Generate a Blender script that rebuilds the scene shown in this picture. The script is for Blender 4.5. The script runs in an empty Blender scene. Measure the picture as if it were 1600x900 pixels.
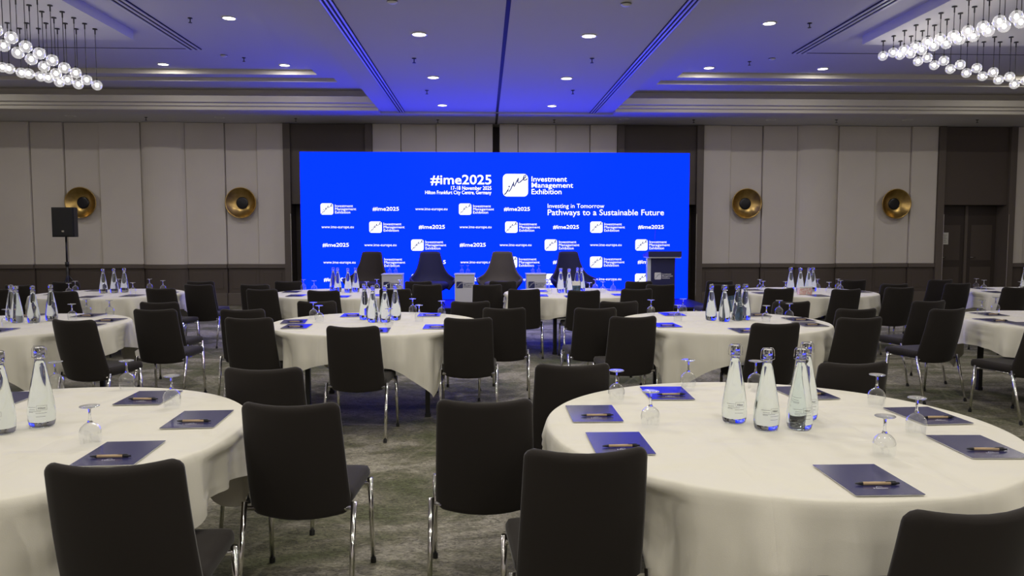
import bpy, bmesh, math, random
import numpy as np
from mathutils import Vector, Matrix
random.seed(7)
R = math.radians
sc = bpy.context.scene
col = sc.collection

# ------------------------------------------------------------------ camera
CZ = 1.54; FPX = 1200.0; YAW = R(2.06); PITCH = R(4.0)
cam_d = bpy.data.cameras.new('camera'); cam_d.sensor_width = 36; cam_d.lens = FPX/1600*36
cam_d.clip_start = 0.05; cam_d.clip_end = 100
cam = bpy.data.objects.new('camera', cam_d); col.objects.link(cam)
cam.location = (0, 0, CZ); cam.rotation_euler = (R(90)-PITCH, 0, -YAW)
sc.camera = cam
# ------------------------------------------------------------------ world, exposure
w = bpy.data.worlds.new('world'); sc.world = w; w.use_nodes = True
w.node_tree.nodes['Background'].inputs[0].default_value = (.02, .02, .022, 1)
w.node_tree.nodes['Background'].inputs[1].default_value = 0.3
sc.view_settings.view_transform = 'Standard'; sc.view_settings.look = 'None'
sc.view_settings.gamma = 1; sc.view_settings.use_curve_mapping = False
sc.view_settings.exposure = 0.0
DOWN_W = 20.0                       # power of one ceiling downlight
DOWN_COL = (1.0, .945, .85)
SCREEN_BLUE = (0.0, .046, 5.2)      # light given off by the led screen
BULB = 8.0

# ------------------------------------------------------------------ from the photograph to the room
_f = Vector((math.sin(YAW)*math.cos(PITCH), math.cos(YAW)*math.cos(PITCH), -math.sin(PITCH)))
_r = Vector((math.cos(YAW), -math.sin(YAW), 0)); _u = _r.cross(_f)
def spot(x, y, z):
    d = _f + _r*(x-800)/FPX + _u*(450-y)/FPX
    t = (z-CZ)/d.z
    return (d.x*t, d.y*t)
def seen_x(X, Y, Z):
    p = Vector((X, Y, Z-CZ)); return 800+FPX*p.dot(_r)/max(p.dot(_f), .01)

# ------------------------------------------------------------------ materials
MATS = {}
def mat(name, colr=(.5, .5, .5), rough=.5, metal=0, spec=.5, emit=None, estr=1, bump=None, noise=None, **kw):
    m = bpy.data.materials.new(name); m.use_nodes = True; MATS[name] = m
    nt = m.node_tree; b = nt.nodes['Principled BSDF']
    b.inputs['Base Color'].default_value = (*colr, 1); b.inputs['Roughness'].default_value = rough
    b.inputs['Metallic'].default_value = metal; b.inputs['Specular IOR Level'].default_value = spec
    if emit:
        b.inputs['Emission Color'].default_value = (*emit, 1); b.inputs['Emission Strength'].default_value = estr
    for k, v in kw.items(): b.inputs[k.replace('_', ' ')].default_value = v
    tc = nt.nodes.new('ShaderNodeTexCoord')
    if noise:                        # (scale, colour2, low, high)
        n = nt.nodes.new('ShaderNodeTexNoise'); n.inputs['Scale'].default_value = noise[0]; n.inputs['Detail'].default_value = 5
        nt.links.new(tc.outputs['Object'], n.inputs['Vector'])
        r = nt.nodes.new('ShaderNodeValToRGB'); r.color_ramp.elements[0].position = noise[2]; r.color_ramp.elements[1].position = noise[3]
        r.color_ramp.elements[0].color = (*colr, 1); r.color_ramp.elements[1].color = (*noise[1], 1)
        nt.links.new(n.outputs['Fac'], r.inputs['Fac']); nt.links.new(r.outputs['Color'], b.inputs['Base Color'])
    if bump:                         # (scale, strength, distance)
        n = nt.nodes.new('ShaderNodeTexNoise'); n.inputs['Scale'].default_value = bump[0]; n.inputs['Detail'].default_value = 4
        nt.links.new(tc.outputs['Object'], n.inputs['Vector'])
        bp = nt.nodes.new('ShaderNodeBump'); bp.inputs['Strength'].default_value = bump[1]; bp.inputs['Distance'].default_value = bump[2]
        nt.links.new(n.outputs['Fac'], bp.inputs['Height']); nt.links.new(bp.outputs['Normal'], b.inputs['Normal'])
    return m
mat('chair_fabric', (.023, .0195, .0175), .8, spec=.2, bump=(900, .15, .001), Sheen_Weight=.16, Sheen_Roughness=.35)
mat('chrome', (.78, .77, .75), .12, 1)
mat('black_rubber', (.008, .008, .008), .6)
mat('black_metal', (.012, .012, .013), .4)
mat('table_wood', (.25, .2, .15), .6, noise=(6, (.2, .15, .1), .4, .7))
mat('pad_pages', (.8, .8, .78), .7)
mat('pad_cover', (.026, .026, .10), .24, spec=.45)
mat('pen_kraft', (.50, .36, .21), .65)
mat('pen_black', (.01, .01, .012), .35)
mat('print_white', (.8, .8, .82), .6)
mat('print_black', (.02, .02, .025), .6)
mat('ceiling_paint', (.60, .595, .59), .85, spec=.2)
mat('cornice_paint', (.60, .57, .51), .75, spec=.2)
mat('slot_white', (.62, .62, .62), .3, spec=.5)
mat('slot_dark', (.006, .006, .008), .7)
mat('wall_fabric', (.68, .635, .57), .9, spec=.1, bump=(260, .12, .002), noise=(1.4, (.655, .61, .55), .35, .7))
mat('dark_wood', (.092, .073, .060), .5, spec=.4)
mat('door_wood', (.055, .043, .036), .45, spec=.4)
mat('frame_wood', (.13, .108, .09), .5, spec=.4)
mat('brass', (.58, .40, .14), .32, 1, noise=(9, (.42, .28, .09), .35, .7))
mat('black_dome', (.006, .006, .008), .35)
mat('trim_white', (.75, .75, .74), .4)
mat('lamp_glow', (.9, .88, .8), .5, emit=(1, .93, .80), estr=9)
mat('bulb_glow', (1, 1, 1), .5, emit=(1, .93, .84), estr=BULB*4)
mat('speaker_black', (.008, .008, .009), .5, bump=(700, .2, .001))
mat('stage_deck', (.012, .012, .016), .5)
mat('stage_skirt', (.006, .006, .008), .85)
mat('screen_cabinet', (.01, .01, .012), .6)
mat('screen_white', (.8, .8, .8), .5, emit=(1, 1, 1), estr=1.1)
mat('screen_ink', (.01, .02, .10), .5, emit=(.01, .02, .12), estr=1)
mat('armchair_brown', (.030, .023, .019), .7, spec=.3)
mat('armchair_taupe', (.075, .064, .052), .7, spec=.3)
mat('armchair_navy', (.018, .018, .065), .7, spec=.3)
mat('pedestal_white', (.55, .55, .56), .5)
mat('lectern_navy', (.018, .019, .085), .4)
mat('logo_navy', (.015, .02, .09), .4)
mat('acrylic', (.6, .65, .7), .1, spec=.5)
mat('paper', (.75, .74, .70), .8)
mat('pink_print', (.75, .42, .38), .6, noise=(60, (.8, .74, .68), .45, .6))
mat('card_dark', (.03, .05, .08), .35, noise=(25, (.06, .14, .26), .45, .62))
mat('metal_strip', (.7, .68, .63), .25, 1)

# tablecloth: soft linen with creases
m = mat('linen', (.715, .69, .60), .85, spec=.15, Sheen_Weight=.15)
nt = m.node_tree; b = nt.nodes['Principled BSDF']; tc = nt.nodes.new('ShaderNodeTexCoord')
n1 = nt.nodes.new('ShaderNodeTexNoise'); n1.inputs['Scale'].default_value = 4.2; n1.inputs['Detail'].default_value = 1.5; n1.inputs['Distortion'].default_value = .5
st_ = nt.nodes.new('ShaderNodeMapping'); st_.inputs['Scale'].default_value = (1, 1, .35); nt.links.new(tc.outputs['Object'], st_.inputs['Vector'])
n2 = nt.nodes.new('ShaderNodeTexNoise'); n2.inputs['Scale'].default_value = 420
mx = nt.nodes.new('ShaderNodeMath'); mx.operation = 'MULTIPLY_ADD'; mx.inputs[1].default_value = .01
bp = nt.nodes.new('ShaderNodeBump'); bp.inputs['Strength'].default_value = .8; bp.inputs['Distance'].default_value = .05
nt.links.new(st_.outputs[0], n1.inputs['Vector']); nt.links.new(tc.outputs['Object'], n2.inputs['Vector'])
nt.links.new(n2.outputs['Fac'], mx.inputs[0]); nt.links.new(n1.outputs['Fac'], mx.inputs[2])
hsum = mx
for ax in ('X', 'Y'):                # ironed fold lines
    wv = nt.nodes.new('ShaderNodeTexWave'); wv.bands_direction = ax; wv.inputs['Scale'].default_value = .52; wv.inputs['Distortion'].default_value = .25
    nt.links.new(tc.outputs['Object'], wv.inputs['Vector'])
    rg = nt.nodes.new('ShaderNodeMapRange'); rg.inputs[1].default_value = .985; rg.inputs[2].default_value = 1.0; rg.inputs[3].default_value = 0; rg.inputs[4].default_value = .045
    nt.links.new(wv.outputs['Fac'], rg.inputs[0])
    ad = nt.nodes.new('ShaderNodeMath'); ad.operation = 'ADD'; nt.links.new(hsum.outputs[0], ad.inputs[0]); nt.links.new(rg.outputs[0], ad.inputs[1]); hsum = ad
nt.links.new(hsum.outputs[0], bp.inputs['Height']); nt.links.new(bp.outputs['Normal'], b.inputs['Normal'])

# carpet: mottled olive, stone and grey with fine pale threads
m = mat('carpet', (.13, .12, .09), .75, spec=.2)
nt = m.node_tree; b = nt.nodes['Principled BSDF']; tc = nt.nodes.new('ShaderNodeTexCoord')
def N(t, **k):
    n = nt.nodes.new(t)
    for a, v in k.items(): n.inputs[a].default_value = v
    return n
mp = N('ShaderNodeMapping'); mp.inputs['Scale'].default_value = (1, 1.7, 1); nt.links.new(tc.outputs['Object'], mp.inputs['Vector'])
big = N('ShaderNodeTexNoise', Scale=1.1, Detail=6, Roughness=.65, Distortion=.8); nt.links.new(mp.outputs[0], big.inputs['Vector'])
fine = N('ShaderNodeTexNoise', Scale=26, Detail=6, Roughness=.75, Distortion=1.5); nt.links.new(mp.outputs[0], fine.inputs['Vector'])
r1 = nt.nodes.new('ShaderNodeValToRGB'); e = r1.color_ramp.elements
e[0].position = .36; e[0].color = (.095, .102, .052, 1); e[1].position = .58; e[1].color = (.30, .28, .225, 1)
x = e.new(.48); x.color = (.155, .148, .10, 1)
nt.links.new(big.outputs['Fac'], r1.inputs['Fac'])
r2 = nt.nodes.new('ShaderNodeValToRGB'); e = r2.color_ramp.elements
e[0].position = .36; e[0].color = (.38, .38, .38, 1); e[1].position = .66; e[1].color = (1.65, 1.65, 1.65, 1)
nt.links.new(fine.outputs['Fac'], r2.inputs['Fac'])
mul = nt.nodes.new('ShaderNodeMixRGB'); mul.blend_type = 'MULTIPLY'; mul.inputs['Fac'].default_value = 1
nt.links.new(r1.outputs[0], mul.inputs[1]); nt.links.new(r2.outputs[0], mul.inputs[2])
nt.links.new(mul.outputs[0], b.inputs['Base Color'])
# two families of thin pale lines
last = mul
for ang in (24, -38):
    mp2 = N('ShaderNodeMapping'); mp2.inputs['Rotation'].default_value = (0, 0, R(ang)); nt.links.new(tc.outputs['Object'], mp2.inputs['Vector'])
    wv = N('ShaderNodeTexWave', Scale=.42, Distortion=1.5, Detail=2); nt.links.new(mp2.outputs[0], wv.inputs['Vector'])
    rr = nt.nodes.new('ShaderNodeValToRGB'); rr.color_ramp.elements[0].position = .995; rr.color_ramp.elements[0].color = (0, 0, 0, 1)
    rr.color_ramp.elements[1].position = 1; rr.color_ramp.elements[1].color = (.22, .22, .22, 1)
    nt.links.new(wv.outputs['Fac'], rr.inputs['Fac'])
    mm = nt.nodes.new('ShaderNodeMixRGB'); mm.inputs[2].default_value = (.34, .33, .25, 1)
    nt.links.new(rr.outputs[0], mm.inputs[0]); nt.links.new(last.outputs[0], mm.inputs[1]); last = mm
nt.links.new(last.outputs[0], b.inputs['Base Color'])
bp = nt.nodes.new('ShaderNodeBump'); bp.inputs['Strength'].default_value = .6; bp.inputs['Distance'].default_value = .01
nt.links.new(fine.outputs['Fac'], bp.inputs['Height']); nt.links.new(bp.outputs['Normal'], b.inputs['Normal'])

# led face
m = bpy.data.materials.new('screen_blue'); m.use_nodes = True; MATS['screen_blue'] = m
b = m.node_tree.nodes['Principled BSDF']; b.inputs['Base Color'].default_value = (.002, .002, .004, 1); b.inputs['Roughness'].default_value = .8
b.inputs['Emission Color'].default_value = (*[c/4 for c in SCREEN_BLUE], 1); b.inputs['Emission Strength'].default_value = 4; b.inputs['Specular IOR Level'].default_value = .05

def thin_glass(name, tint, f0=.06, rough=.02, emit=None, estr=0):
    m = bpy.data.materials.new(name); m.use_nodes = True; MATS[name] = m
    nt = m.node_tree; nt.nodes.clear()
    out = nt.nodes.new('ShaderNodeOutputMaterial'); tr = nt.nodes.new('ShaderNodeBsdfTransparent'); tr.inputs[0].default_value = (*tint, 1)
    gl = nt.nodes.new('ShaderNodeBsdfGlossy'); gl.inputs['Roughness'].default_value = rough; gl.inputs[0].default_value = (1, 1, 1, 1)
    lw = nt.nodes.new('ShaderNodeLayerWeight'); lw.inputs[0].default_value = .5
    p5 = nt.nodes.new('ShaderNodeMath'); p5.operation = 'POWER'; p5.inputs[1].default_value = 2.6; nt.links.new(lw.outputs['Facing'], p5.inputs[0])
    fr = nt.nodes.new('ShaderNodeMath'); fr.operation = 'MULTIPLY_ADD'; fr.inputs[1].default_value = .85; fr.inputs[2].default_value = f0; nt.links.new(p5.outputs[0], fr.inputs[0])
    mx = nt.nodes.new('ShaderNodeMixShader'); nt.links.new(fr.outputs[0], mx.inputs[0]); nt.links.new(tr.outputs[0], mx.inputs[1]); nt.links.new(gl.outputs[0], mx.inputs[2])
    res = mx
    if emit:
        em = nt.nodes.new('ShaderNodeEmission'); em.inputs[0].default_value = (*emit, 1); em.inputs[1].default_value = estr
        ad = nt.nodes.new('ShaderNodeAddShader'); nt.links.new(mx.outputs[0], ad.inputs[0]); nt.links.new(em.outputs[0], ad.inputs[1]); res = ad
    nt.links.new(res.outputs[0], out.inputs[0]); return m
thin_glass('glass_clear', (.965, .975, .98), .09)
thin_glass('globe_glass', (.95, .95, .95), emit=(1, .97, .95), estr=.22)
m = mat('water_glass', (.88, .945, .96), .0, spec=.5, Transmission_Weight=1.0, IOR=1.36)
m = mat('neck_glass', (.95, .97, 1), .0, spec=.5, Transmission_Weight=1.0, IOR=1.45)

# ------------------------------------------------------------------ mesh helpers
def mesh_obj(name, data, parent=None, m=None, smooth=False):
    o = bpy.data.objects.new(name, data); col.objects.link(o)
    if m and not data.materials: data.materials.append(MATS[m])
    if smooth:
        for p in data.polygons: p.use_smooth = True
    if parent: o.parent = parent
    return o
def pydata(name, v, f):
    me = bpy.data.meshes.new(name); me.from_pydata([tuple(p) for p in v], [], [tuple(q) for q in f]); me.update(); return me
class MB:
    def __init__(s): s.v = []; s.f = []
    def box(s, x0, x1, y0, y1, z0, z1):
        n = len(s.v)
        s.v += [(x, y, z) for z in (z0, z1) for y in (y0, y1) for x in (x0, x1)]
        s.f += [tuple(n+i for i in q) for q in ((0,2,3,1),(4,5,7,6),(0,1,5,4),(2,6,7,3),(0,4,6,2),(1,3,7,5))]; return s
    def tube(s, pts, r, seg=8, cap=True):
        pts = [Vector(p) for p in pts]; rr = r if isinstance(r, (list, tuple)) else [r]*len(pts); rings = []
        for i, p in enumerate(pts):
            d = (pts[min(i+1, len(pts)-1)]-pts[max(i-1, 0)]).normalized()
            a = d.cross(Vector((0, 0, 1)));  a = a if a.length > .05 else d.cross(Vector((0, 1, 0)))
            a.normalize(); c = d.cross(a); n = len(s.v)
            s.v += [tuple(p+(a*math.cos(2*math.pi*k/seg)+c*math.sin(2*math.pi*k/seg))*rr[i]) for k in range(seg)]
            rings.append(n)
        for n0, n1 in zip(rings, rings[1:]):
            for k in range(seg):
                j = (k+1) % seg; s.f.append((n0+k, n0+j, n1+j, n1+k))
        if cap:
            s.f.append(tuple(rings[0]+k for k in range(seg))[::-1]); s.f.append(tuple(rings[-1]+k for k in range(seg)))
        return s
    def lathe(s, prof, seg=20, c=(0, 0, 0), close=False):
        n = len(s.v); m = len(prof)
        for k in range(seg):
            a = 2*math.pi*k/seg
            s.v += [(c[0]+r*math.cos(a), c[1]+r*math.sin(a), c[2]+z) for r, z in prof]
        for k in range(seg):
            j = (k+1) % seg
            for i in range(m-1 + (1 if close else 0)):
                i2 = (i+1) % m
                s.f.append((n+k*m+i, n+j*m+i, n+j*m+i2, n+k*m+i2))
        return s
    def prism(s, prof, x0, x1):      # profile (y,z) extruded along x
        n = len(s.v); m = len(prof)
        s.v += [(x0, y, z) for y, z in prof]+[(x1, y, z) for y, z in prof]
        for i in range(m):
            j = (i+1) % m; s.f.append((n+i, n+j, n+m+j, n+m+i))
        s.f.append(tuple(n+i for i in range(m))[::-1]); s.f.append(tuple(n+m+i for i in range(m))); return s
    def mesh(s, name, bevel=0, seg=2):
        me = pydata(name, s.v, s.f)
        bm = bmesh.new(); bm.from_mesh(me)
        bmesh.ops.remove_doubles(bm, verts=bm.verts, dist=1e-6)
        bmesh.ops.recalc_face_normals(bm, faces=bm.faces)
        if bevel: bmesh.ops.bevel(bm, geom=bm.edges[:], offset=bevel, segments=seg, profile=.6, affect='EDGES', clamp_overlap=True)
        bm.to_mesh(me); bm.free(); return me
    def obj(s, name, m, parent=None, bevel=0, smooth=False, seg=2):
        return mesh_obj(name, s.mesh(name, bevel, seg), parent, m, smooth)
def empty(name, loc=(0, 0, 0), rz=0):
    o = bpy.data.objects.new(name, None); col.objects.link(o); o.location = loc; o.rotation_euler = (0, 0, rz); o.empty_display_size = .1; return o
def tag(o, label, cat, group=None):
    o['label'] = label; o['category'] = cat
    if group: o['group'] = group
    return o
def struct(o, label=None):
    o['kind'] = 'structure'
    if label: o['label'] = label
    return o
KIDS = {}
def kids(o):
    if o.name not in KIDS: KIDS[o.name] = [c for c in bpy.data.objects if c.parent == o]
    return KIDS[o.name]
def dup(o, parent=None):
    c = o.copy(); col.objects.link(c)
    c.parent = parent
    for k in kids(o): dup(k, c)
    return c
class Kind:                          # first use gives the original itself, later uses give copies
    def __init__(s, proto): s.p = proto; s.used = False
    def new(s, loc, rz=0):
        o = dup(s.p) if s.used else s.p
        s.used = True; o.location = loc; o.rotation_euler = (0, 0, rz); return o
ORD = ['leftmost', 'second from left', 'third from left', 'fourth from left', 'fifth from left', 'sixth from left', 'seventh from left', 'eighth from left', 'ninth from left']
def text_mesh(s, bold=0, shear=0):
    cu = bpy.data.curves.new('lettering', 'FONT'); cu.body = s; cu.size = 1; cu.offset = bold; cu.resolution_u = 3; cu.shear = shear; cu.space_line = .9
    o = bpy.data.objects.new('lettering', cu); col.objects.link(o)
    dg = bpy.context.evaluated_depsgraph_get()
    me = bpy.data.meshes.new_from_object(o.evaluated_get(dg)); bpy.data.objects.remove(o)
    v = np.array([p.co[:] for p in me.vertices]); me.materials.clear()
    return me, v.min(0), v.max(0)
def fit_text(s, x0, x1, z0, z1, y, bold=0, flip=False, name='lettering'):
    """a line of text laid out in the x/z plane at depth y, facing -y"""
    me, a, b = text_mesh(s, bold)
    for p in me.vertices:
        u = (p.co.x-a[0])/(b[0]-a[0]); v = (p.co.y-a[1])/(b[1]-a[1])
        p.co = (x0+u*(x1-x0), y, z0+v*(z1-z0))
    me.name = name
    return me

# ================================================================== SETTING
WALL_Y = 16.8; XL, XR, YB = -12.6, 14.2, -6.0
SOFF = 3.91; LANE = 3.955; TRAY = 4.45; STEP1 = 4.30; STEP2 = 4.365; RAFT = 4.32
struct(MB().box(XL, XR, YB, WALL_Y+.6, -.1, 0).obj('floor', 'carpet'), 'mottled olive and stone hotel carpet')
struct(MB().box(XL-.2, XL, YB, WALL_Y+.6, 0, 4.7).obj('wall_left', 'wall_fabric'))
struct(MB().box(XR, XR+.2, YB, WALL_Y+.6, 0, 4.7).obj('wall_right', 'wall_fabric'))
struct(MB().box(XL, XR, YB-.2, YB, 0, 4.7).obj('wall_front', 'wall_fabric'))

# ---- ceiling
ceil = struct(empty('ceiling', (0, 0, 0)), 'white hotel ballroom ceiling with central band and stepped trays')
LX0, LX1 = -2.04, 2.56               # central band
EDGE_Y = 15.12
MB().box(XL, XR, YB, WALL_Y+.6, 4.62, 4.75).obj('slab', 'ceiling_paint', ceil)
MB().box(LX0, LX1, YB, EDGE_Y+.33, LANE, 4.62).obj('central_band', 'ceiling_paint', ceil)
MB().box(XL, XR, EDGE_Y+.30, WALL_Y+.6, SOFF, 4.62).obj('soffit', 'ceiling_paint', ceil, bevel=0)
for (a, c, s) in ((XL, LX0, -1), (LX1, XR, 1)):
    e = LX0 if s < 0 else LX1
    prof = [(14.98, 4.62), (14.98, 4.30), (15.14, 4.30), (15.14, 4.165), (14.965, 4.165), (14.965, 4.15), (14.985, 4.05), (15.05, 4.035), (15.05, 3.99), (15.10, 3.975), (15.10, 3.92), (15.12, SOFF), (15.43, SOFF), (15.43, 4.62)]
    MB().prism(prof, a, c).obj('cornice', 'cornice_paint', ceil)
    def xs(o): return sorted((e+s*o, XL if s < 0 else XR))
    # recessed tray and its two steps running round three sides
    x0, x1 = xs(.92); MB().box(x0, x1, YB, 13.99, TRAY, 4.62).obj('tray_panel', 'ceiling_paint', ceil)
    x0, x1 = xs(.0);  MB().box(x0, x1, 14.30, 14.98, STEP1, 4.62).obj('tray_step', 'ceiling_paint', ceil)
    x0, x1 = xs(.62); MB().box(x0, x1, 13.99, 14.30, STEP2, 4.62).obj('tray_step', 'ceiling_paint', ceil)
    x0, x1 = sorted((e, e+s*.62)); MB().box(x0, x1, YB, 14.30, STEP1, 4.62).obj('tray_step', 'ceiling_paint', ceil)
    x0, x1 = sorted((e+s*.62, e+s*.92)); MB().box(x0, x1, YB, 13.99, STEP2, 4.62).obj('tray_step', 'ceiling_paint', ceil)
    MB().box(*xs(.62), 14.296, 14.302, STEP1+.002, STEP2).obj('step_riser', 'cornice_paint', ceil)
    MB().box(*xs(.92), 13.986, 13.992, STEP2+.002, TRAY).obj('step_riser', 'cornice_paint', ceil)
# dropped rafts that carry the pendants
MB().box(-10.2, -5.02, 2.5, 11.42, RAFT, TRAY).obj('raft', 'ceiling_paint', ceil)
MB().box(5.56, 11.2, 2.5, 11.32, RAFT, TRAY).obj('raft', 'ceiling_paint', ceil)
MB().box(XL, -4.55, 12.46, 12.485, TRAY-.004, TRAY+.02).obj('joint', 'slot_dark', ceil)
MB().box(5.06, XR, 12.40, 12.425, TRAY-.004, TRAY+.02).obj('joint', 'slot_dark', ceil)
MB().box(.235, .285, YB, EDGE_Y+.3, LANE-.003, LANE+.02).obj('joint', 'slot_dark', ceil)
MB().box(.235, .285, EDGE_Y+.3, WALL_Y-.02, SOFF-.003, SOFF+.02).obj('joint', 'slot_dark', ceil)
def slot(x0, x1, y1, z, label):
    t = empty('slot_diffuser', ((x0+x1)/2, 4, z)); t.parent = ceil; t['label'] = label
    c = (x0+x1)/2; hw = (x1-x0)/2
    MB().box(-hw, hw, YB-4, y1-4, -.012, .0).obj('tray', 'slot_dark', t)
    for o in (-1, 0, 1):
        MB().box(o*hw*.72-hw*.17, o*hw*.72+hw*.17, YB-4, y1-4, -.022, -.001).obj('blade', 'slot_white', t, bevel=.003)
slot(-1.70, -1.56, EDGE_Y+.3, LANE, 'blue lit linear slot diffuser left of the central ceiling band')
slot(2.10, 2.24, EDGE_Y+.3, LANE, 'blue lit linear slot diffuser right of the central ceiling band')
slot(-4.66, -4.44, 12.5, TRAY, 'linear slot diffuser beside the left pendant cluster')
slot(4.95, 5.17, 12.42, TRAY, 'linear slot diffuser beside the right pendant cluster')

# ---- back wall: fabric panels, wood wainscot, curved pilasters, door bays
wall = struct(empty('wall_back', (0, WALL_Y, 0)), 'back wall of beige fabric panels over dark wood wainscot')
MB().box(XL, XR, .45, .6, 0, 4.6).obj('core', 'dark_wood', wall)
CAP = .895
def upper(x0, x1, proud, nm='fabric_panel'):
    MB().box(x0+.006, x1-.006, -proud, .45, CAP, SOFF-.005).obj(nm, 'wall_fabric', wall, bevel=.012)
def lower(x0, x1, proud):
    MB().box(x0+.004, x1-.004, -proud+.02, .45, 0, CAP-.085).obj('wainscot_panel', 'dark_wood', wall, bevel=.006)
    if x1-x0 > .4:
        MB().box(x0+.09, x1-.09, -proud+.012, -proud+.03, .36, CAP-.17).obj('wainscot_field', 'dark_wood', wall, bevel=.006)
    MB().box(x0, x1, -proud-.03, .45, CAP-.085, CAP-.002).obj('cap_rail', 'frame_wood', wall, bevel=.01)
    MB().box(x0, x1, -proud-.045, .45, 0, .27).obj('plinth', 'frame_wood', wall, bevel=.012)
def curved(x0, x1):
    c = (x0+x1)/2; hw = (x1-x0)/2; n = 16
    def prof(g, z0, z1):
        v = []; f = []
        for z in (z0, z1):
            for i in range(n+1):
                a = -1+2*i/n; v.append((c+a*(hw+g), -.16*math.sqrt(max(0, 1-a*a*.96))-g, z))
            v += [(c+hw+g, .45, z), (c-hw-g, .45, z)]
        k = n+3
        f = [(i, (i+1) % k, k+(i+1) % k, k+i) for i in range(k)]+[tuple(range(k))[::-1], tuple(range(k, 2*k))]
        return pydata('pilaster', v, f)
    for nm, g, z0, z1, m_ in (('pilaster', -.006, CAP, SOFF-.005, 'wall_fabric'), ('pilaster_wainscot', -.006, .27, CAP-.085, 'dark_wood'), ('pilaster_rail', .02, CAP-.085, CAP-.002, 'frame_wood'), ('pilaster_plinth', .03, 0, .27, 'frame_wood')):
        mesh_obj(nm, prof(g, z0, z1), wall, m_)
def run(xs, prouds):
    for (a, c), p in zip(zip(xs, xs[1:]), prouds):
        if p == 'c': curved(a, c)
        else: upper(a, c, p); lower(a, c, p)
run([XL, -9.59, -8.91, -8.17, -7.30, -6.37, -5.54, -4.86, -4.29], [.10, .05, .0, .05, 'c', .05, .0, .05])
run([-2.40, -1.79, -1.03, -.20, .19], [.05, .0, .05, .08])
run([.33, .73, 1.55, 2.30, 2.89], [.08, .05, .0, .05])
run([4.78, 5.39, 6.10, 6.86, 7.78, 8.62, 9.42, 10.01], [.05, .0, .05, 'c', .05, .0, .05])
run([11.77, 12.02, 13.1, XR], [.05, .0, .05])
for i, (a, c) in enumerate(((-4.29, -2.40), (2.89, 4.78), (10.01, 11.77))):
    d = struct(empty('door_%d' % (i+1), (a, WALL_Y, 0)), 'dark wood door bay with tall header panel')
    W = c-a; j = .15
    MB().box(0, j, -.10, .42, 0, SOFF-.01).obj('jamb', 'frame_wood', d, bevel=.006)
    MB().box(W-j, W, -.10, .42, 0, SOFF-.01).obj('jamb', 'frame_wood', d, bevel=.006)
    MB().box(j, W-j, -.03, .42, 2.19, SOFF-.01).obj('header_panel', 'dark_wood', d, bevel=.004)
    for k, (p, q) in enumerate(((j+.005, W/2-.01), (W/2+.06, W-j-.005))):
        lf = MB().box(p, q, .30, .35, .01, 2.185).obj('door_leaf', 'door_wood', d, bevel=.004)
        MB().box(p+.09, q-.09, .29, .302, .95, 1.75).obj('leaf_panel', 'dark_wood', lf, bevel=.004)
        MB().box(p+.09, q-.09, .29, .302, .2, .8).obj('leaf_panel', 'dark_wood', lf, bevel=.004)
        hx = p+.28 if k == 0 else p+.07
        MB().tube([(hx, .30, 1.02), (hx, .25, 1.02), (hx-.11 if k == 0 else hx+.11, .25, 1.02)], .011).obj('handle', 'chrome', lf, smooth=True)
    MB().box(W/2-.008, W/2+.058, .27, .36, .0, 2.185).obj('mullion', 'frame_wood', d, bevel=.004)
    for p in (j-.012, W-j): MB().box(p, p+.012, -.112, -.098, .2, 1.98).obj('edge_strip', 'metal_strip', d)
t = tag(MB().box(-.085, .085, 0, .003, 0, .27).obj('notice_sheet', 'paper'), 'white printed notice sheet taped to the right door', 'paper')
t.location = (10.43, WALL_Y+.283, 1.31)
for k in range(5):
    MB().box(-.065, .05-.02*(k % 2), -.002, -.0005, .05+k*.04, .056+k*.04).obj('print_line', 'print_black', t)

# ---- sconces
def sconce():
    t = empty('wall_sconce'); pr = []
    for i in range(13):
        a = i/12; pr.append((.12+.205*a, -.035-.125*a**1.6))
    outer = [(r+.006, z+.014) for r, z in pr[::-1]]
    mb = MB().lathe(pr+outer, 40, close=True)
    mb.v = [(x, z, y) for x, y, z in mb.v]; mb.obj('dish', 'brass', t, smooth=True)
    mb = MB().lathe([(.0001, -.052), (.09, -.05), (.120, -.045), (.130, -.034), (.130, .0)], 32)
    mb.v = [(x, z, y) for x, y, z in mb.v]; mb.obj('centre_dome', 'black_dome', t, smooth=True)
    return t
K = Kind(sconce())
for x, s in ((-8.54, 'leftmost gold dish wall sconce, partly behind the loudspeaker'), (-5.19, 'gold dish wall sconce just left of the led screen'), (5.73, 'gold dish wall sconce just right of the led screen'), (9.06, 'gold dish wall sconce beside the right hand door bay')):
    tag(K.new((x, WALL_Y-.0, 2.21)), s, 'sconce', 'gold dish wall sconces')

# ================================================================== CEILING FITTINGS
def downlight():
    t = empty('downlight')
    MB().lathe([(.098, -.001), (.102, -.010), (.085, -.012), (.078, -.004)], 28, close=True).obj('trim_ring', 'trim_white', t, smooth=True)
    MB().lathe([(.0001, -.0055), (.079, -.0055)], 28).obj('lens', 'lamp_glow', t)
    return t
KD = Kind(downlight())
def lamp(o, power):
    ld = bpy.data.lights.get('downlight_lamp') or bpy.data.lights.new('downlight_lamp', 'AREA')
    ld.shape = 'DISK'; ld.size = .14; ld.energy = power; ld.color = DOWN_COL; ld.spread = R(180)
    lo = bpy.data.objects.new('lamp', ld); col.objects.link(lo); lo.parent = o; lo.location = (0, 0, -.014)
kids(KD.p)
spots = []
for x, side in ((-.78, 'left'), (1.28, 'right')):
    for k in range(9):
        spots.append((x, 14.63-2.56*k, LANE, side, 'band'))
for x in (-3.43, -5.49, -9.4):
    for k, y in enumerate((13.6, 10.71, 7.8, 4.9, 2.0, -1, -4)):
        if x == -5.49 and 2.5 < y < 11.4: continue
        spots.append((x, y, TRAY, 'left', 'tray'))
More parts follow.
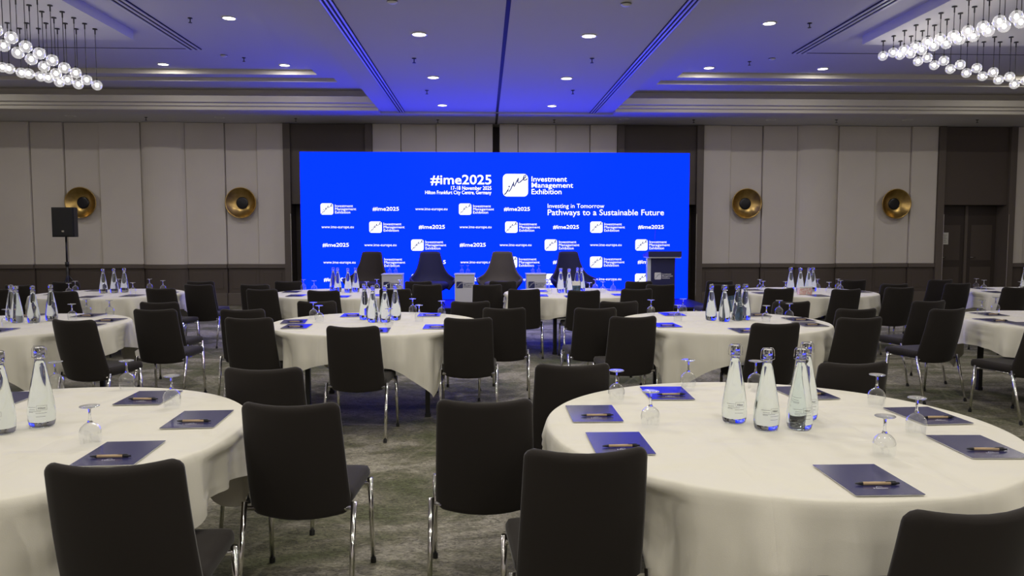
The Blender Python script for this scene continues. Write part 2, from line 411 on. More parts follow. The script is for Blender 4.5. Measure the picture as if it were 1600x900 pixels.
for x in (3.94, 5.96, 9.9):
    for k, y in enumerate((13.55, 10.70, 7.8, 4.9, 2.0, -1, -4)):
        if x == 5.96 and 2.5 < y < 11.3: continue
        spots.append((x, y, TRAY, 'right', 'tray'))
NM = {(-.78, 0): 'far left downlight of the central ceiling band', (-.78, 1): 'middle left downlight of the central ceiling band', (-.78, 2): 'near left downlight of the central ceiling band',
      (1.28, 0): 'far right downlight of the central ceiling band', (1.28, 1): 'middle right downlight of the central ceiling band', (1.28, 2): 'near right downlight of the central ceiling band'}
for x, y, z, side, where in spots:
    if -9 > x or x > 9.5:
        z = RAFT if 2.5 < y < 11.3 else TRAY
    o = KD.new((x, y, z))
    k = round((14.63-y)/2.56)
    if where == 'band': lab = NM.get((x, k), 'lit round downlight of the ceiling band behind the viewpoint')
    elif x == -3.43 and y > 10: lab = ('nearer' if y < 12 else 'farther')+' lit downlight in the left tray next to the band'
    elif x == 3.94 and y > 10: lab = ('nearer' if y < 12 else 'farther')+' lit downlight in the right tray next to the band'
    elif y > 13 and abs(x) < 7: lab = 'lit downlight in the %s tray just beyond the glass pendants' % side
    else: lab = 'lit round downlight in the %s ceiling tray outside the picture' % side
    tag(o, lab, 'downlight', 'round ceiling downlights')
    lamp(o, DOWN_W)

def sprinkler():
    t = empty('sprinkler_head')
    MB().lathe([(.0001, -.001), (.032, -.001), (.03, -.009), (.0001, -.011)], 14).obj('rosette', 'black_metal', t, smooth=True)
    MB().tube([(0, 0, -.005), (0, 0, -.06)], .007).obj('body', 'black_metal', t)
    MB().lathe([(.0001, -.06), (.024, -.06), (.024, -.066), (.0001, -.066)], 12).obj('deflector', 'black_metal', t)
    return t
KS = Kind(sprinkler())
for px, py, z, lab in ((647, 91, LANE, 'near left of the central band'), (667, 141, LANE, 'far left of the central band'), (925, 91, LANE, 'near right of the central band'), (895, 141, LANE, 'far right of the central band'),
        (297, 28, TRAY, 'left tray beside the near downlight'), (381, 90, TRAY, 'left tray near the cornice'), (1171, 96, TRAY, 'right tray near the cornice'), (1265, 36, TRAY, 'right tray beside the near downlight'),
        (228, 183, SOFF, 'soffit over the curved left pilaster'), (462, 185, SOFF, 'soffit over the left screen corner'), (684, 187, SOFF, 'soffit left of the ceiling joint'), (866, 187, SOFF, 'soffit right of the ceiling joint'), (1084, 187, SOFF, 'soffit over the right screen corner'), (1307, 187, SOFF, 'soffit over the curved right pilaster'), (1527, 187, SOFF, 'soffit over the right door bay')):
    X, Y = spot(px, py, z); tag(KS.new((X, Y, z)), 'small dark sprinkler head under the '+lab, 'sprinkler', 'ceiling sprinklers')
def detector():
    t = empty('smoke_detector')
    MB().lathe([(.0001, -.001), (.055, -.001), (.055, -.014), (.035, -.03), (.0001, -.034)], 20).obj('housing', 'trim_white', t, smooth=True)
    MB().lathe([(.057, -.006), (.058, -.011), (.05, -.018)], 20).obj('vent_ring', 'black_metal', t)
    return t
KT = Kind(detector())
for px, py, z, lab in ((350, 86, TRAY, 'left tray'), (1206, 91, TRAY, 'right tray'), (613, 1, LANE, 'left half of the central band'), (978, 5, LANE, 'right half of the central band')):
    X, Y = spot(px, py, z); tag(KT.new((X, Y, z)), 'white round smoke detector on the '+lab+' of the ceiling', 'smoke detector', 'smoke detectors')
for px, py, lab in ((110, 181, 'left sconce'), (343, 183, 'second sconce'), (975, 186, 'right end of the screen'), (1205, 187, 'third sconce'), (1418, 187, 'rightmost sconce')):
    X, Y = spot(px, py, SOFF)
    t = tag(empty('recessed_spot', (X, Y, SOFF)), 'unlit flush recessed spot in the soffit above the '+lab, 'recessed light', 'unlit soffit spots')
    MB().lathe([(.075, -.001), (.105, -.001), (.105, -.008), (.078, -.006)], 24, close=True).obj('trim_ring', 'trim_white', t)
    MB().lathe([(.0001, -.003), (.078, -.003)], 24).obj('baffle', 'ceiling_paint', t)

# ---- glass globe pendants
globe_me = MB().lathe([(.068*math.sin(a), .068*math.cos(a)) for a in [math.pi*i/12 for i in range(13)]], 20).mesh('globe')
for p in globe_me.polygons: p.use_smooth = True
globe_me.materials.append(MATS['globe_glass'])
bulb_me = MB().lathe([(.0001, .03), (.012, .028), (.02, .012), (.022, -.006), (.014, -.022), (.0001, -.027)], 10).mesh('bulb'); bulb_me.materials.append(MATS['bulb_glow'])
canopy_me = MB().lathe([(.0001, 0), (.03, 0), (.03, -.012), (.008, -.016), (.008, -.075), (.0001, -.08)], 12).mesh('canopy'); canopy_me.materials.append(MATS['black_metal'])
cap_me = MB().lathe([(.0001, .085), (.009, .085), (.014, .066), (.014, .03), (.0001, .03)], 10).mesh('socket'); cap_me.materials.append(MATS['black_metal'])
rod_me = MB().tube([(0, 0, 0), (0, 0, 1)], .0045, 6).mesh('rod'); rod_me.materials.append(MATS['black_metal'])
NTH = ['first', 'second', 'third', 'fourth', 'fifth', 'sixth', 'seventh', 'eighth', 'ninth', 'tenth', 'eleventh', 'twelfth', 'thirteenth']
def pendant(x, y, z, side, row, k):
    t = tag(empty('pendant_lamp', (x, y, RAFT)), 'glass globe pendant, %s from the corner in the %s row of the %s cluster' % (NTH[k], row, side), 'pendant lamp', 'glass globe pendants of the %s cluster' % side)
    d = RAFT-z
    mesh_obj('canopy', canopy_me, t)
    o = mesh_obj('rod', rod_me, t); o.location = (0, 0, -d+.08); o.scale = (1, 1, d-.08-.01)
    g = mesh_obj('globe', globe_me, t); g.location = (0, 0, -d)
    mesh_obj('socket', cap_me, g); mesh_obj('bulb', bulb_me, g)
jit = lambda a: random.uniform(-a, a)
for row, X in enumerate((-5.27, -5.52)):
    for k in range(13):
        Y = 10.83-.27*k; pendant(X, Y, 3.57+.085*(10.83-Y)+jit(.012), 'left', ('aisle-side', 'second aisle-side')[row], k)
for row, Y in enumerate((10.83, 10.56)):
    for k in range(6):
        pendant(-5.77-.25*k-(.0 if row == 0 else 0), Y, 3.61+.062*k+jit(.012), 'left', ('farthest', 'second farthest')[row], k)
for row, X in enumerate((5.75, 6.0)):
    for k in range(12):
        Y = 11.08-.28*k; pendant(X, Y, 4.11-.082*(11.08-Y)+jit(.012), 'right', ('aisle-side', 'second aisle-side')[row], k)
for row, (Y, x0) in enumerate(((11.08, 6.27), (10.80, 6.24))):
    for k in range(8):
        pendant(x0+.24*k, Y, 4.03-.052*k+jit(.01), 'right', ('farthest', 'second farthest')[row], k)

# ================================================================== STAGE AND SCREEN
SZ = .20
st = tag(empty('stage', (.2, 15, 0)), 'low black stage platform under the led screen', 'stage')
MB().box(-4.0, 4.05, -1.05, 1.35, SZ-.03, SZ).obj('deck', 'stage_deck', st, bevel=.004)
MB().box(-3.98, 4.03, -1.03, 1.33, .0, SZ-.03).obj('skirt', 'stage_skirt', st)
SY = 15.74
sx = lambda px: -3.71+(px-468)/610*7.92
sz = lambda py: 3.195-(py-238)/229*2.985
scr = tag(empty('led_screen', (.25, SY, SZ)), 'large bright blue led screen with conference logos behind the stage', 'screen')
def on_scr(me, name, m_, parent=scr, dz=0):
    off = Vector((.25, SY, SZ)) if True else 0
    for v in me.vertices: v.co -= off
    o = mesh_obj(name, me, parent, m_); return o
MB().box(-3.96, 3.96, .0, .12, .0, 3.0).obj('cabinet', 'screen_cabinet', scr)
MB().box(-3.955, 3.955, -.006, -.001, .01, 2.995).obj('display', 'screen_blue', scr)
TY = SY-.010
def rounded(x0, x1, z0, z1, r, y, n=6):
    v = []
    for cx, cz, a0 in ((x1-r, z1-r, 0), (x0+r, z1-r, 90), (x0+r, z0+r, 180), (x1-r, z0+r, 270)):
        for k in range(n+1):
            a = R(a0+90*k/n); v.append((cx+r*math.cos(a), y, cz+r*math.sin(a)))
    return pydata('tile', v, [tuple(range(len(v)))])
SCRIPT = [(.06, .08), (.13, .16), (.19, .27), (.22, .36), (.20, .25), (.25, .22), (.33, .36), (.40, .55), (.43, .66), (.42, .50), (.44, .42), (.52, .60), (.60, .78), (.62, .82), (.59, .66), (.61, .60), (.68, .64), (.78, .74), (.90, .86), (.91, .95), (.85, .93), (.81, .82), (.84, .72), (.92, .74), (.97, .80)]
def script_mark(x0, x1, z0, z1, y, wd):
    P = [(x0+u*(x1-x0), z0+v*(z1-z0)) for u, v in SCRIPT]; v = []; f = []
    for i, (a, c) in enumerate(P):
        d = Vector(P[min(i+1, len(P)-1)])-Vector(P[max(i-1, 0)]); d.normalize()
        n = Vector((-d.y, d.x))*wd; v += [(a+n.x, y, c+n.y), (a-n.x, y, c-n.y)]
        if i: f.append((2*i-2, 2*i-1, 2*i+1, 2*i))
    q = (x0+.25*(x1-x0), z0+.44*(z1-z0)); k = len(v)      # dot of the i
    v += [(q[0]-wd*1.4, y, q[1]-wd*1.4), (q[0]+wd*1.4, y, q[1]-wd*1.4), (q[0]+wd*1.4, y, q[1]+wd*1.4), (q[0]-wd*1.4, y, q[1]+wd*1.4)]; f.append((k, k+1, k+2, k+3))
    return pydata('script', v, f)
def join(mes, name):
    v = []; f = []
    for me in mes:
        n = len(v); v += [tuple(p.co) for p in me.vertices]; f += [tuple(n+i for i in p.vertices) for p in me.polygons]
    return pydata(name, v, f)
def scr_text(s, px0, px1, py0, py1, bold=.0):
    on_scr(fit_text(s, sx(px0), sx(px1), sz(py1), sz(py0), TY, bold), 'lettering', 'screen_white')
def scr_logo(px0, py0, wpx, hpx, tx1, bold):
    t = on_scr(rounded(sx(px0), sx(px0+wpx), sz(py0+hpx), sz(py0), .045*wpx/20, TY), 'logo_tile', 'screen_white')
    a = wpx/40
    on_scr(script_mark(sx(px0), sx(px0+wpx), sz(py0+hpx), sz(py0), TY-.002, .012*a), 'script_mark', 'screen_ink', t)
    tx0 = px0+wpx*1.14; ln = []; h = hpx/35
    full = tx1-tx0
    for s, fr, yc in (('Investment', .85, 8), ('Management', 1, 17.6), ('Exhibition', .72, 27.5)):
        lo = 3.9 if s != 'Management' else 6.1
        ln.append(fit_text(s, sx(tx0), sx(tx0+full*fr), sz(py0+(yc+lo)*h), sz(py0+(yc-4.2)*h), TY, bold))
    on_scr(join(ln, 'logo_lettering'), 'logo_lettering', 'screen_white')
scr_text('#ime2025', 670, 765, 272.5, 289, .014)
scr_text('17-18 November 2025', 702, 765, 290, 296, .008)
scr_text('Hilton Frankfurt City Centre, Germany', 661.5, 765, 297, 304.4, .008)
scr_logo(783, 271, 39.5, 35, 893.5, .008)
scr_text('Investing in Tomorrow', 853.5, 943, 317.2, 326, 0)
scr_text('Pathways to a Sustainable Future', 853.5, 1038, 326, 338, .006)
def L(x, y): scr_logo(x, y-9, 19.6, 17.6, x+55, .0)
def H(x, y): scr_text('#ime2025', x, x+41, y-3.6, y+3, .012)
def Wb(x, y): scr_text('www.ime-europe.eu', x, x+50, y-2.4, y+2.9, .0)
for y, items in ((326, ((L, 499), (H, 579.5), (Wb, 646), (L, 714), (H, 784.5))),
                 (354, ((Wb, 500), (L, 574), (H, 651), (Wb, 715), (L, 786.5), (H, 862), (L, 921), (H, 997))),
                 (382, ((H, 501), (Wb, 566), (L, 639), (H, 715), (Wb, 778), (L, 849), (Wb, 921), (L, 993))),
                 (409, ((Wb, 502), (L, 574.5), (H, 652), (Wb, 716), (L, 786), (H, 862), (L, 921), (H, 997))),
                 (436, ((H, 502), (Wb, 566), (L, 639), (H, 715), (Wb, 779), (L, 849), (Wb, 921), (L, 993)))):
    for fn, x in items: fn(x, y)

# ---- armchairs on the stage
def armchair(name, m_):
    t = empty(name)
    v = []; f = []; nu, nv = 36, 12
    for i in range(nu+1):
        ph = R(-118+236*i/nu); a = abs(math.degrees(ph))
        hx = .40*math.sin(R(min(a, 90)))
        h = float(np.interp(hx, [0, .165, .18, .20, .23, .27, .32, .37, .40], [1.0, 1.0, .985, .86, .73, .63, .56, .52, .50]))
        if a > 90: h -= .05*(a-90)/28
        for j in range(nv+1):
            q = j/nv; z = .30+(h-.30)*q
            rx = .29+.11*min(1, (z-.30)/.14)
            ry = .25+.10*min(1, (z-.30)/.2)+.16*max(0, z-.45)
            v.append((rx*math.sin(ph), ry*math.cos(ph)+.02, z))
    for i in range(nu):
        for j in range(nv):
            k = i*(nv+1)+j; f.append((k, k+nv+1, k+nv+2, k+1))
    o = mesh_obj('shell', pydata('shell', v, f), t, m_, True)
    md = o.modifiers.new('thick', 'SOLIDIFY'); md.thickness = .045; md.offset = -1
    MB().lathe([(.0001, .26), (.2, .265), (.27, .31), (.30, .37), (.29, .41), (.24, .435), (.0001, .44)], 28).obj('seat_cushion', m_, t, smooth=True)
    for sx_ in (-1, 1):
        for sy_ in (-1, 1):
            MB().tube([(sx_*.08, sy_*.08, .27), (sx_*.12, sy_*.12, .16), (sx_*.2, sy_*.2, .0)], .008).obj('leg', 'black_metal', t, smooth=True)
    return t
for x, m_, rz, lab in ((-2.25, 'armchair_brown', -8, 'dark brown high-backed armchair, leftmost on the stage'), (-.98, 'armchair_navy', 10, 'dark navy high-backed armchair, second from left on the stage'),
                   (.29, 'armchair_taupe', -8, 'taupe high-backed armchair, third from left on the stage'), (1.71, 'armchair_navy', 8, 'dark navy high-backed armchair nearest the lectern')):
    o = armchair('lounge_armchair', m_); o.location = (x, 14.62, SZ+.007); o.rotation_euler = (0, 0, R(rz))
    tag(o, lab, 'armchair', 'armchairs on the stage')
def small_logo(parent, x0, x1, z0, z1, y, tile, ink, letter):
    t = mesh_obj('logo_tile', rounded(x0, x1, z0, z1, (x1-x0)*.14, y), parent, tile)
    mesh_obj('script_mark', script_mark(x0, x1, z0, z1, y-.002, (x1-x0)*.012), t, ink)
    w_ = x1-x0; h_ = z1-z0; tx = x1+w_*.14; ln = []
    for s, fr, yc in (('Investment', .85, .77), ('Management', 1, .5), ('Exhibition', .72, .22)):
        ln.append(fit_text(s, tx, tx+w_*1.6*fr, z0+h_*(yc-(.11 if s != 'Management' else .17)), z0+h_*(yc+.12), y, .01))
    mesh_obj('logo_lettering', join(ln, 'logo_lettering'), parent, letter)
for i, (x, lab) in enumerate(((-1.68, 'between the two left armchairs'), (-.36, 'between the middle armchairs'), (.95, 'between the two right armchairs'))):
    t = tag(empty('side_table', (x, 14.15, SZ)), 'white logo pedestal side table standing '+lab, 'side table', 'white pedestals on the stage')
    MB().box(-.18, .18, -.18, .18, .0, .60).obj('body', 'pedestal_white', t, bevel=.004)
    MB().box(-.19, .19, -.19, .19, .60, .62).obj('top', 'pedestal_white', t, bevel=.003)
    small_logo(t, -.15, -.03, .36, .48, -.183, 'logo_navy', 'print_white', 'logo_navy')
# ---- lectern
t = tag(empty('lectern', (3.33, 14.3, SZ)), 'dark navy lectern with white logo at right of the stage', 'lectern')
MB().box(-.28, .28, -.22, .22, 0, .03).obj('base', 'lectern_navy', t, bevel=.004)
MB().box(-.225, .225, -.12, .14, .03, .90).obj('column', 'lectern_navy', t, bevel=.01)
MB().box(-.30, .30, -.24, .24, .90, .925).obj('shelf', 'pedestal_white', t, bevel=.004)
v = [(-.31, -.25, .925), (.31, -.25, .925), (.31, .25, .925), (-.31, .25, .925), (-.31, -.25, 1.03), (.31, -.25, 1.03), (.31, .25, .96), (-.31, .25, .96)]
mesh_obj('reading_top', pydata('reading_top', v, [(3, 2, 1, 0), (4, 5, 6, 7), (0, 1, 5, 4), (1, 2, 6, 5), (2, 3, 7, 6), (3, 0, 4, 7)]), t, 'lectern_navy')
MB().box(-.30, -.228, -.10, .0, .03, .90).obj('side_panel', 'acrylic', t, bevel=.003)
MB().tube([(-.16, -.1, 1.0), (-.165, -.1, 1.25), (-.14, -.04, 1.42), (-.135, .02, 1.44)], .006).obj('microphone', 'black_metal', t, smooth=True)
small_logo(t, -.165, -.04, .50, .63, -.124, 'print_white', 'logo_navy', 'print_white')
# ---- loudspeaker on stand
t = tag(empty('speaker_stand', (-7.72, 14.5, 0)), 'black tripod stand under the loudspeaker by the left wall', 'speaker stand')
MB().tube([(0, 0, .25), (0, 0, 1.0)], .024).obj('lower_pole', 'black_metal', t, smooth=True)
MB().tube([(0, 0, .98), (0, 0, 1.49)], .017).obj('upper_pole', 'black_metal', t, smooth=True)
MB().tube([(0, 0, .95), (0, 0, 1.03)], .035).obj('collar', 'black_metal', t, smooth=True)
for k in range(3):
    a = R(30+120*k); lg = MB().tube([(0, 0, .80), (.5*math.cos(a), .5*math.sin(a), .02)], .014).obj('leg', 'black_metal', t)
    MB().tube([(.0, 0, .30), (.28*math.cos(a), .28*math.sin(a), .36)], .009).obj('brace', 'black_metal', lg)
t = tag(empty('loudspeaker', (-7.70, 14.5, 1.49), R(6)), 'black loudspeaker on a tripod stand in front of the left sconce', 'loudspeaker')
v = [(-.19, -.15, 0), (.19, -.15, 0), (.13, .17, 0), (-.13, .17, 0)]; 
mesh_obj('cabinet', pydata('cabinet', v+[(x, y, .54) for x, y, z in v], [(3, 2, 1, 0), (4, 5, 6, 7), (0, 1, 5, 4), (1, 2, 6, 5), (2, 3, 7, 6), (3, 0, 4, 7)]), t, 'black_rubber')
MB().box(-.175, .175, -.165, -.149, .02, .52).obj('grille', 'speaker_black', t, bevel=.006)
MB().box(-.02, .02, -.168, -.164, .09, .12).obj('badge', 'metal_strip', t)

# ================================================================== CHAIRS
def pillow_panel(w0, w1, length, thick, edge, corner, bulge, nx=10):
    """rounded upholstered panel in local (x, s): returns verts (x, depth, s) for both skins and faces"""
    ds = [0, .10, .35, .7, 1.0]; rows = [corner*d for d in ds]+[length*q for q in (.22, .36, .5, .64, .78)]+[length-corner*d for d in ds[::-1]]
    rows = sorted(set(round(r_, 5) for r_ in rows)); v = []; f = []
    def inset(d): return corner-math.sqrt(max(0, corner**2-(corner-d)**2)) if d < corner else 0
    for skin in (0, 1):
        for s in rows:
            hw = (w0+(w1-w0)*s/length)/2-max(inset(s), inset(length-s))
            for i in range(nx+1):
                a = math.sin((-1+2*i/nx)*math.pi/2); x = hw*a
                cur = -bulge*(1-(x/(max(w0, w1)/2))**2)
                e = min(1, (1-abs(a))*hw/.02, min(s, length-s)/.02+.0)
                e = math.sqrt(max(0, 1-(1-e)**2)); th = edge*.0+thick*(.35+.65*e)
                v.append((x, cur+(-th/2 if skin == 0 else th/2), s))
    m_ = len(rows); st_ = nx+1; tot = m_*st_
    for j in range(m_-1):
        for i in range(nx):
            k = j*st_+i; f.append((k, k+1, k+st_+1, k+st_)); f.append((tot+k, tot+k+st_, tot+k+st_+1, tot+k+1))
    ring = [i for i in range(st_)]+[j*st_+nx for j in range(1, m_)]+[(m_-1)*st_+i for i in range(nx-1, -1, -1)]+[j*st_ for j in range(m_-2, 0, -1)]
    for a, c in zip(ring, ring[1:]+ring[:1]): f.append((a, tot+a, tot+c, c))
    return v, f
BACK_Y = -.262
def make_chair():
    t = empty('banquet_chair')
    v, f = pillow_panel(.425, .392, .525, .034, 0, .04, .062)
    yb, zb, yt, zt = -.125, .372, BACK_Y, .878; dy = (yt-yb)/.525; dz = (zt-zb)/.525
    vv = []
    for x, d, s in v:
        q = s/.525
        vv.append((x, yb+dy*s-.012*math.sin(q*math.pi)+d*1.0+.02, zb+dz*s+d*.26))
    me = pydata('backrest', vv, f); bm = bmesh.new(); bm.from_mesh(me); bmesh.ops.recalc_face_normals(bm, faces=bm.faces); bm.to_mesh(me); bm.free()
    mesh_obj('backrest', me, t, 'chair_fabric', True)
    v, f = pillow_panel(.43, .455, .43, .065, 0, .05, .0)
    vv = [(x, -.155+s, .432-d-.012*max(0, (s-.36)/.07)**2) for x, d, s in v]
    me = pydata('seat', vv, f); bm = bmesh.new(); bm.from_mesh(me); bmesh.ops.recalc_face_normals(bm, faces=bm.faces); bm.to_mesh(me); bm.free()
    mesh_obj('seat', me, t, 'chair_fabric', True)
    mb = MB()
    for y in (-.135, .185): mb.tube([(-.225, y, .392), (.225, y, .392)], .010, 6)
    for x in (-.19, .19): mb.tube([(x, -.135, .392), (x, .185, .392)], .010, 6)
    mb.obj('seat_frame', 'chrome', t, smooth=True)
    for s in (-1, 1):
        for top, foot in (((s*.228, -.150, .425), (s*.232, -.262, 0)), ((s*.232, .195, .415), (s*.238, .225, 0))):
            T = Vector(top); F = Vector(foot); u_ = (F-T)/(T.z-F.z)
            lg = MB().tube([T, F-u_*.02], [.0125, .0105], 10).obj('leg', 'chrome', t, smooth=True)
            MB().tube([F-u_*.024, F], .0135, 8).obj('foot_cap', 'black_rubber', lg)
    return t
KC = Kind(make_chair())
for o in kids(KC.p): kids(o)

TAB = {'A': (-1.93, 3.10, 'the front left table'), 'B': (1.19, 3.12, 'the front right table'),
       'E': (-4.15, 6.90, 'the left middle-row table'), 'C': (-.98, 6.93, 'the centre-left table'), 'D': (2.17, 6.89, 'the centre-right table'), 'F': (5.40, 6.86, 'the right middle-row table'),
       'G': (-5.02, 10.45, 'the leftmost back table'), 'H': (-1.93, 10.42, 'the second back table'), 'I': (1.20, 10.40, 'the third back table'), 'J': (4.42, 10.42, 'the fourth back table'), 'K': (7.70, 10.35, 'the rightmost back table')}
# back-top centre of every chair (x, y) and its turn in degrees (plus is to the left)
CH = {'A': [(-1.10, 2.27, 5), (-.78, 3.06, -2), (-1.12, 3.88, 0)],
      'B': [(.32, 2.36, 2), (0, 3.09, 0), (.46, 3.94, 3), (1.92, 3.91, 6), (1.22, 1.81, 8)],
      'E': [(-3.25, 6.15, -14), (-2.97, 6.99, -3), (-3.24, 7.73, -3), (-4.18, 5.72, -10)],
      'C': [(-.97, 5.64, -4), (-1.91, 6.25, -3), (-2.18, 6.96, 2), (-1.67, 7.75, -2), (-.14, 6.18, -1), (.18, 7.0, -1), (-.14, 7.70, 2)],
      'D': [(2.22, 5.73, 6), (1.29, 6.28, 4), (1.06, 6.97, 4), (1.37, 7.64, 2), (3.05, 6.09, 6), (3.38, 6.82, 6), (3.09, 7.58, 4)],
      'F': [(4.21, 6.79, 14), (4.52, 7.61, 12), (4.56, 6.02, 14)],
      'G': [(-4.20, 9.83, -8), (-5.02, 9.30, -12), (-5.92, 11.09, -4), (-6.17, 10.40, -3), (-5.89, 9.77, -5), (-3.85, 10.45, -4), (-4.09, 11.18, -3)],
      'H': [(-3.06, 10.42, -2), (-2.62, 9.65, -6), (-2.82, 11.13, 0), (-1.94, 9.29, -5), (-1.18, 9.60, -3), (-.79, 10.34, 0), (-.95, 11.06, 0)],
      'I': [(.07, 10.31, 0), (.34, 11.02, 0), (.50, 9.43, -2), (1.20, 9.18, 2), (1.83, 9.49, 3), (2.09, 10.88, 0), (2.34, 10.22, 2)],
      'J': [(3.44, 10.97, 2), (3.27, 10.19, 3), (3.76, 9.54, 6), (4.46, 9.40, 8), (5.25, 9.61, 4), (5.54, 10.25, 4), (5.46, 11.15, 2)],
      'K': [(6.80, 11.18, 7), (6.55, 10.35, 7), (6.86, 9.60, 8)]}
def place_word(dx, dy):
    a = math.degrees(math.atan2(dy, dx)) % 360
    for lo, hi, s in ((0, 22, 'right side'), (22, 78, 'far right side'), (78, 102, 'far side'), (102, 160, 'far left side'), (160, 198, 'left side'), (198, 250, 'near left side'), (250, 290, 'near side'), (290, 342, 'near right side'), (342, 361, 'right side')):
        if lo <= a < hi: return s
SEATS = {}
for k, lst in CH.items():
    tx, ty, desc = TAB[k]
    for x, y, a in lst:
        rz = R(a); ox, oy = x+math.sin(rz)*BACK_Y, y-math.cos(rz)*BACK_Y
        for _ in range(40):          # keep the backrest clear of the table edge
            near = min(math.hypot(ox+lx*math.cos(rz)-ly*math.sin(rz)-tx, oy+lx*math.sin(rz)+ly*math.cos(rz)-ty) for lx in (-.2, -.1, 0, .1, .2) for ly in ((-.31, -.26, -.20) if k in 'ABCDEF' else (-.31, -.22, -.12, -.09)))
            if near > (.942 if k in 'ABCDEF' else .955): break
            d = math.hypot(x-tx, y-ty); ox += (x-tx)/d*.01; oy += (y-ty)/d*.01
        o = KC.new((ox, oy, 0), rz)
        SEATS.setdefault(k, []).append((ox, oy, rz))
        tag(o, 'dark charcoal upholstered chair at the %s of %s' % (place_word(x-tx, y-ty), desc), 'chair', 'charcoal conference chairs')

# ================================================================== TABLES AND CLOTHS
TR = .922; TZ = .742
def make_table():
    t = empty('round_table')
    MB().lathe([(.0001, TZ), (TR-.01, TZ), (TR, TZ-.008), (TR, TZ-.028), (TR-.01, TZ-.03), (.0001, TZ-.03)], 64).obj('tabletop', 'table_wood', t)
    for sx_ in (-1, 1):
        for sy_ in (-1, 1):
            lg = MB().box(sx_*.50-.02, sx_*.50+.02, sy_*.50-.02, sy_*.50+.02, .02, TZ-.03).obj('leg', 'black_metal', t, bevel=.003)
            MB().box(sx_*.50-.024, sx_*.50+.024, sy_*.50-.024, sy_*.50+.024, .0, .03).obj('foot', 'black_rubber', lg)
    for sy_ in (-1, 1): MB().box(-.48, .48, sy_*.50-.012, sy_*.50+.012, .60, .63).obj('cross_bar', 'black_metal', t)
    return t
KTB = Kind(make_table())
for o in kids(KTB.p): kids(o)
def make_cloth(key):
    tx, ty, desc = TAB[key]; rnd = random.Random(key); n = 240; a = 1.15; rot = R(rnd.uniform(-7, 7))
    ph = [rnd.uniform(0, 6.28) for _ in range(6)]
    r0 = TR+.008; v = [(0, 0, TZ+.006)]; f = []; rings = []
    top = [.15, .3, .45, .6, .72, .82, .88, r0-.022, r0-.010, r0-.003]
    for r_ in top: rings.append([(r_*math.cos(2*math.pi*i/n), r_*math.sin(2*math.pi*i/n), TZ+.006-(.0015 if r_ > r0-.005 else 0)) for i in range(n)])
    # hanging length: a square cloth, shorter where it lies over a pushed-in seat
    hang = []
    for i in range(n):
        th = 2*math.pi*i/n; c = max(abs(math.cos(th-rot)), abs(math.sin(th-rot)))
        Lh = a/c-r0; Lh *= 1-.06*max(0, (Lh-.4)/.2)
        for ox, oy, rz in SEATS.get(key, []):
            for rr in (.94, .99):
                dx, dy = tx+rr*math.cos(th)-ox, ty+rr*math.sin(th)-oy; lx = dx*math.cos(rz)+dy*math.sin(rz); ly = -dx*math.sin(rz)+dy*math.cos(rz)
                if abs(lx) < .22 and -.10 < ly < .26: Lh = min(Lh, .272)
        hang.append(Lh)
    low = [min(hang[(i+j) % n] for j in range(-2, 3)) for i in range(n)]
    hang = [min(hang[i], sum(low[(i+j) % n] for j in range(-2, 3))/5) for i in range(n)]
    ts = [('a', .004), ('a', .014), ('a', .03), ('a', .055)]+[('q', q) for q in (.0, .1, .2, .3, .4, .5, .6, .7, .8, .9, 1.0)]
    for kind, q in ts:
        rad = []; zz = []; ins = []
        for i in range(n):
            th = 2*math.pi*i/n; Lh = hang[i]
            d = q if kind == 'a' else .075+q*(Lh-.075)
            cf = min(1, max(.6, (Lh-.1)/.35))
            fold = math.cos(8*(th-rot)+ph[2]*.2)*.35+math.cos(15*th+ph[3]+.8*math.sin(2*th+ph[0]))*.5+math.cos(26*th+ph[4]+math.sin(3*th+ph[1]))*.45
            fold = (max(0, fold+.5)/1.5)**1.2*1.6
            rr = r0+.009*min(1, d/.02)+.04*d*cf+.062*cf*min(1, max(0, d-.012)/.20)*fold
            z = max(.012, TZ+.005-d*.985); r_in = rr
            for ox, oy, rz in SEATS.get(key, []):        # cloth is pressed in by a backrest standing against it
                for _ in range(40):
                    dx, dy = tx+r_in*math.cos(th)-ox, ty+r_in*math.sin(th)-oy; lx = dx*math.cos(rz)+dy*math.sin(rz); ly = -dx*math.sin(rz)+dy*math.cos(rz)
                    yf = -.105-.137*(max(z, .372)-.372)/.506+.05
                    if abs(lx) < .235 and -.38 < ly < yf and z < .715: r_in -= .01
                    else: break
            rad.append(rr); zz.append(z); ins.append(rr-r_in)
        wide = [max(ins[(i+j) % n] for j in range(-3, 4)) for i in range(n)]
        soft = [sum(wide[(i+j) % n] for j in range(-3, 4))/7 for i in range(n)]
        rings.append([((rad[i]-soft[i])*math.cos(2*math.pi*i/n), (rad[i]-soft[i])*math.sin(2*math.pi*i/n), zz[i]) for i in range(n)])
    for ring in rings: v += ring
    f += [(0, 1+i, 1+(i+1) % n) for i in range(n)]
    for j in range(len(rings)-1):
        for i in range(n):
            i2 = (i+1) % n; p, q_ = 1+j*n, 1+(j+1)*n; f.append((p+i, q_+i, q_+i2, p+i2))
    o = mesh_obj('tablecloth', pydata('tablecloth', v, f), None, 'linen', True)
    o.location = (tx, ty, 0)
    return tag(o, 'off-white linen cloth draped over '+desc, 'tablecloth', 'off-white tablecloths')
for k, (tx, ty, desc) in TAB.items():
    o = KTB.new((tx, ty, 0), R(20) if k == 'I' else 0); tag(o, 'round black-legged folding table under its cloth, '+desc, 'table', 'round conference tables')
    make_cloth(k)

# ================================================================== THINGS ON THE TABLES
ZT = TZ+.0095
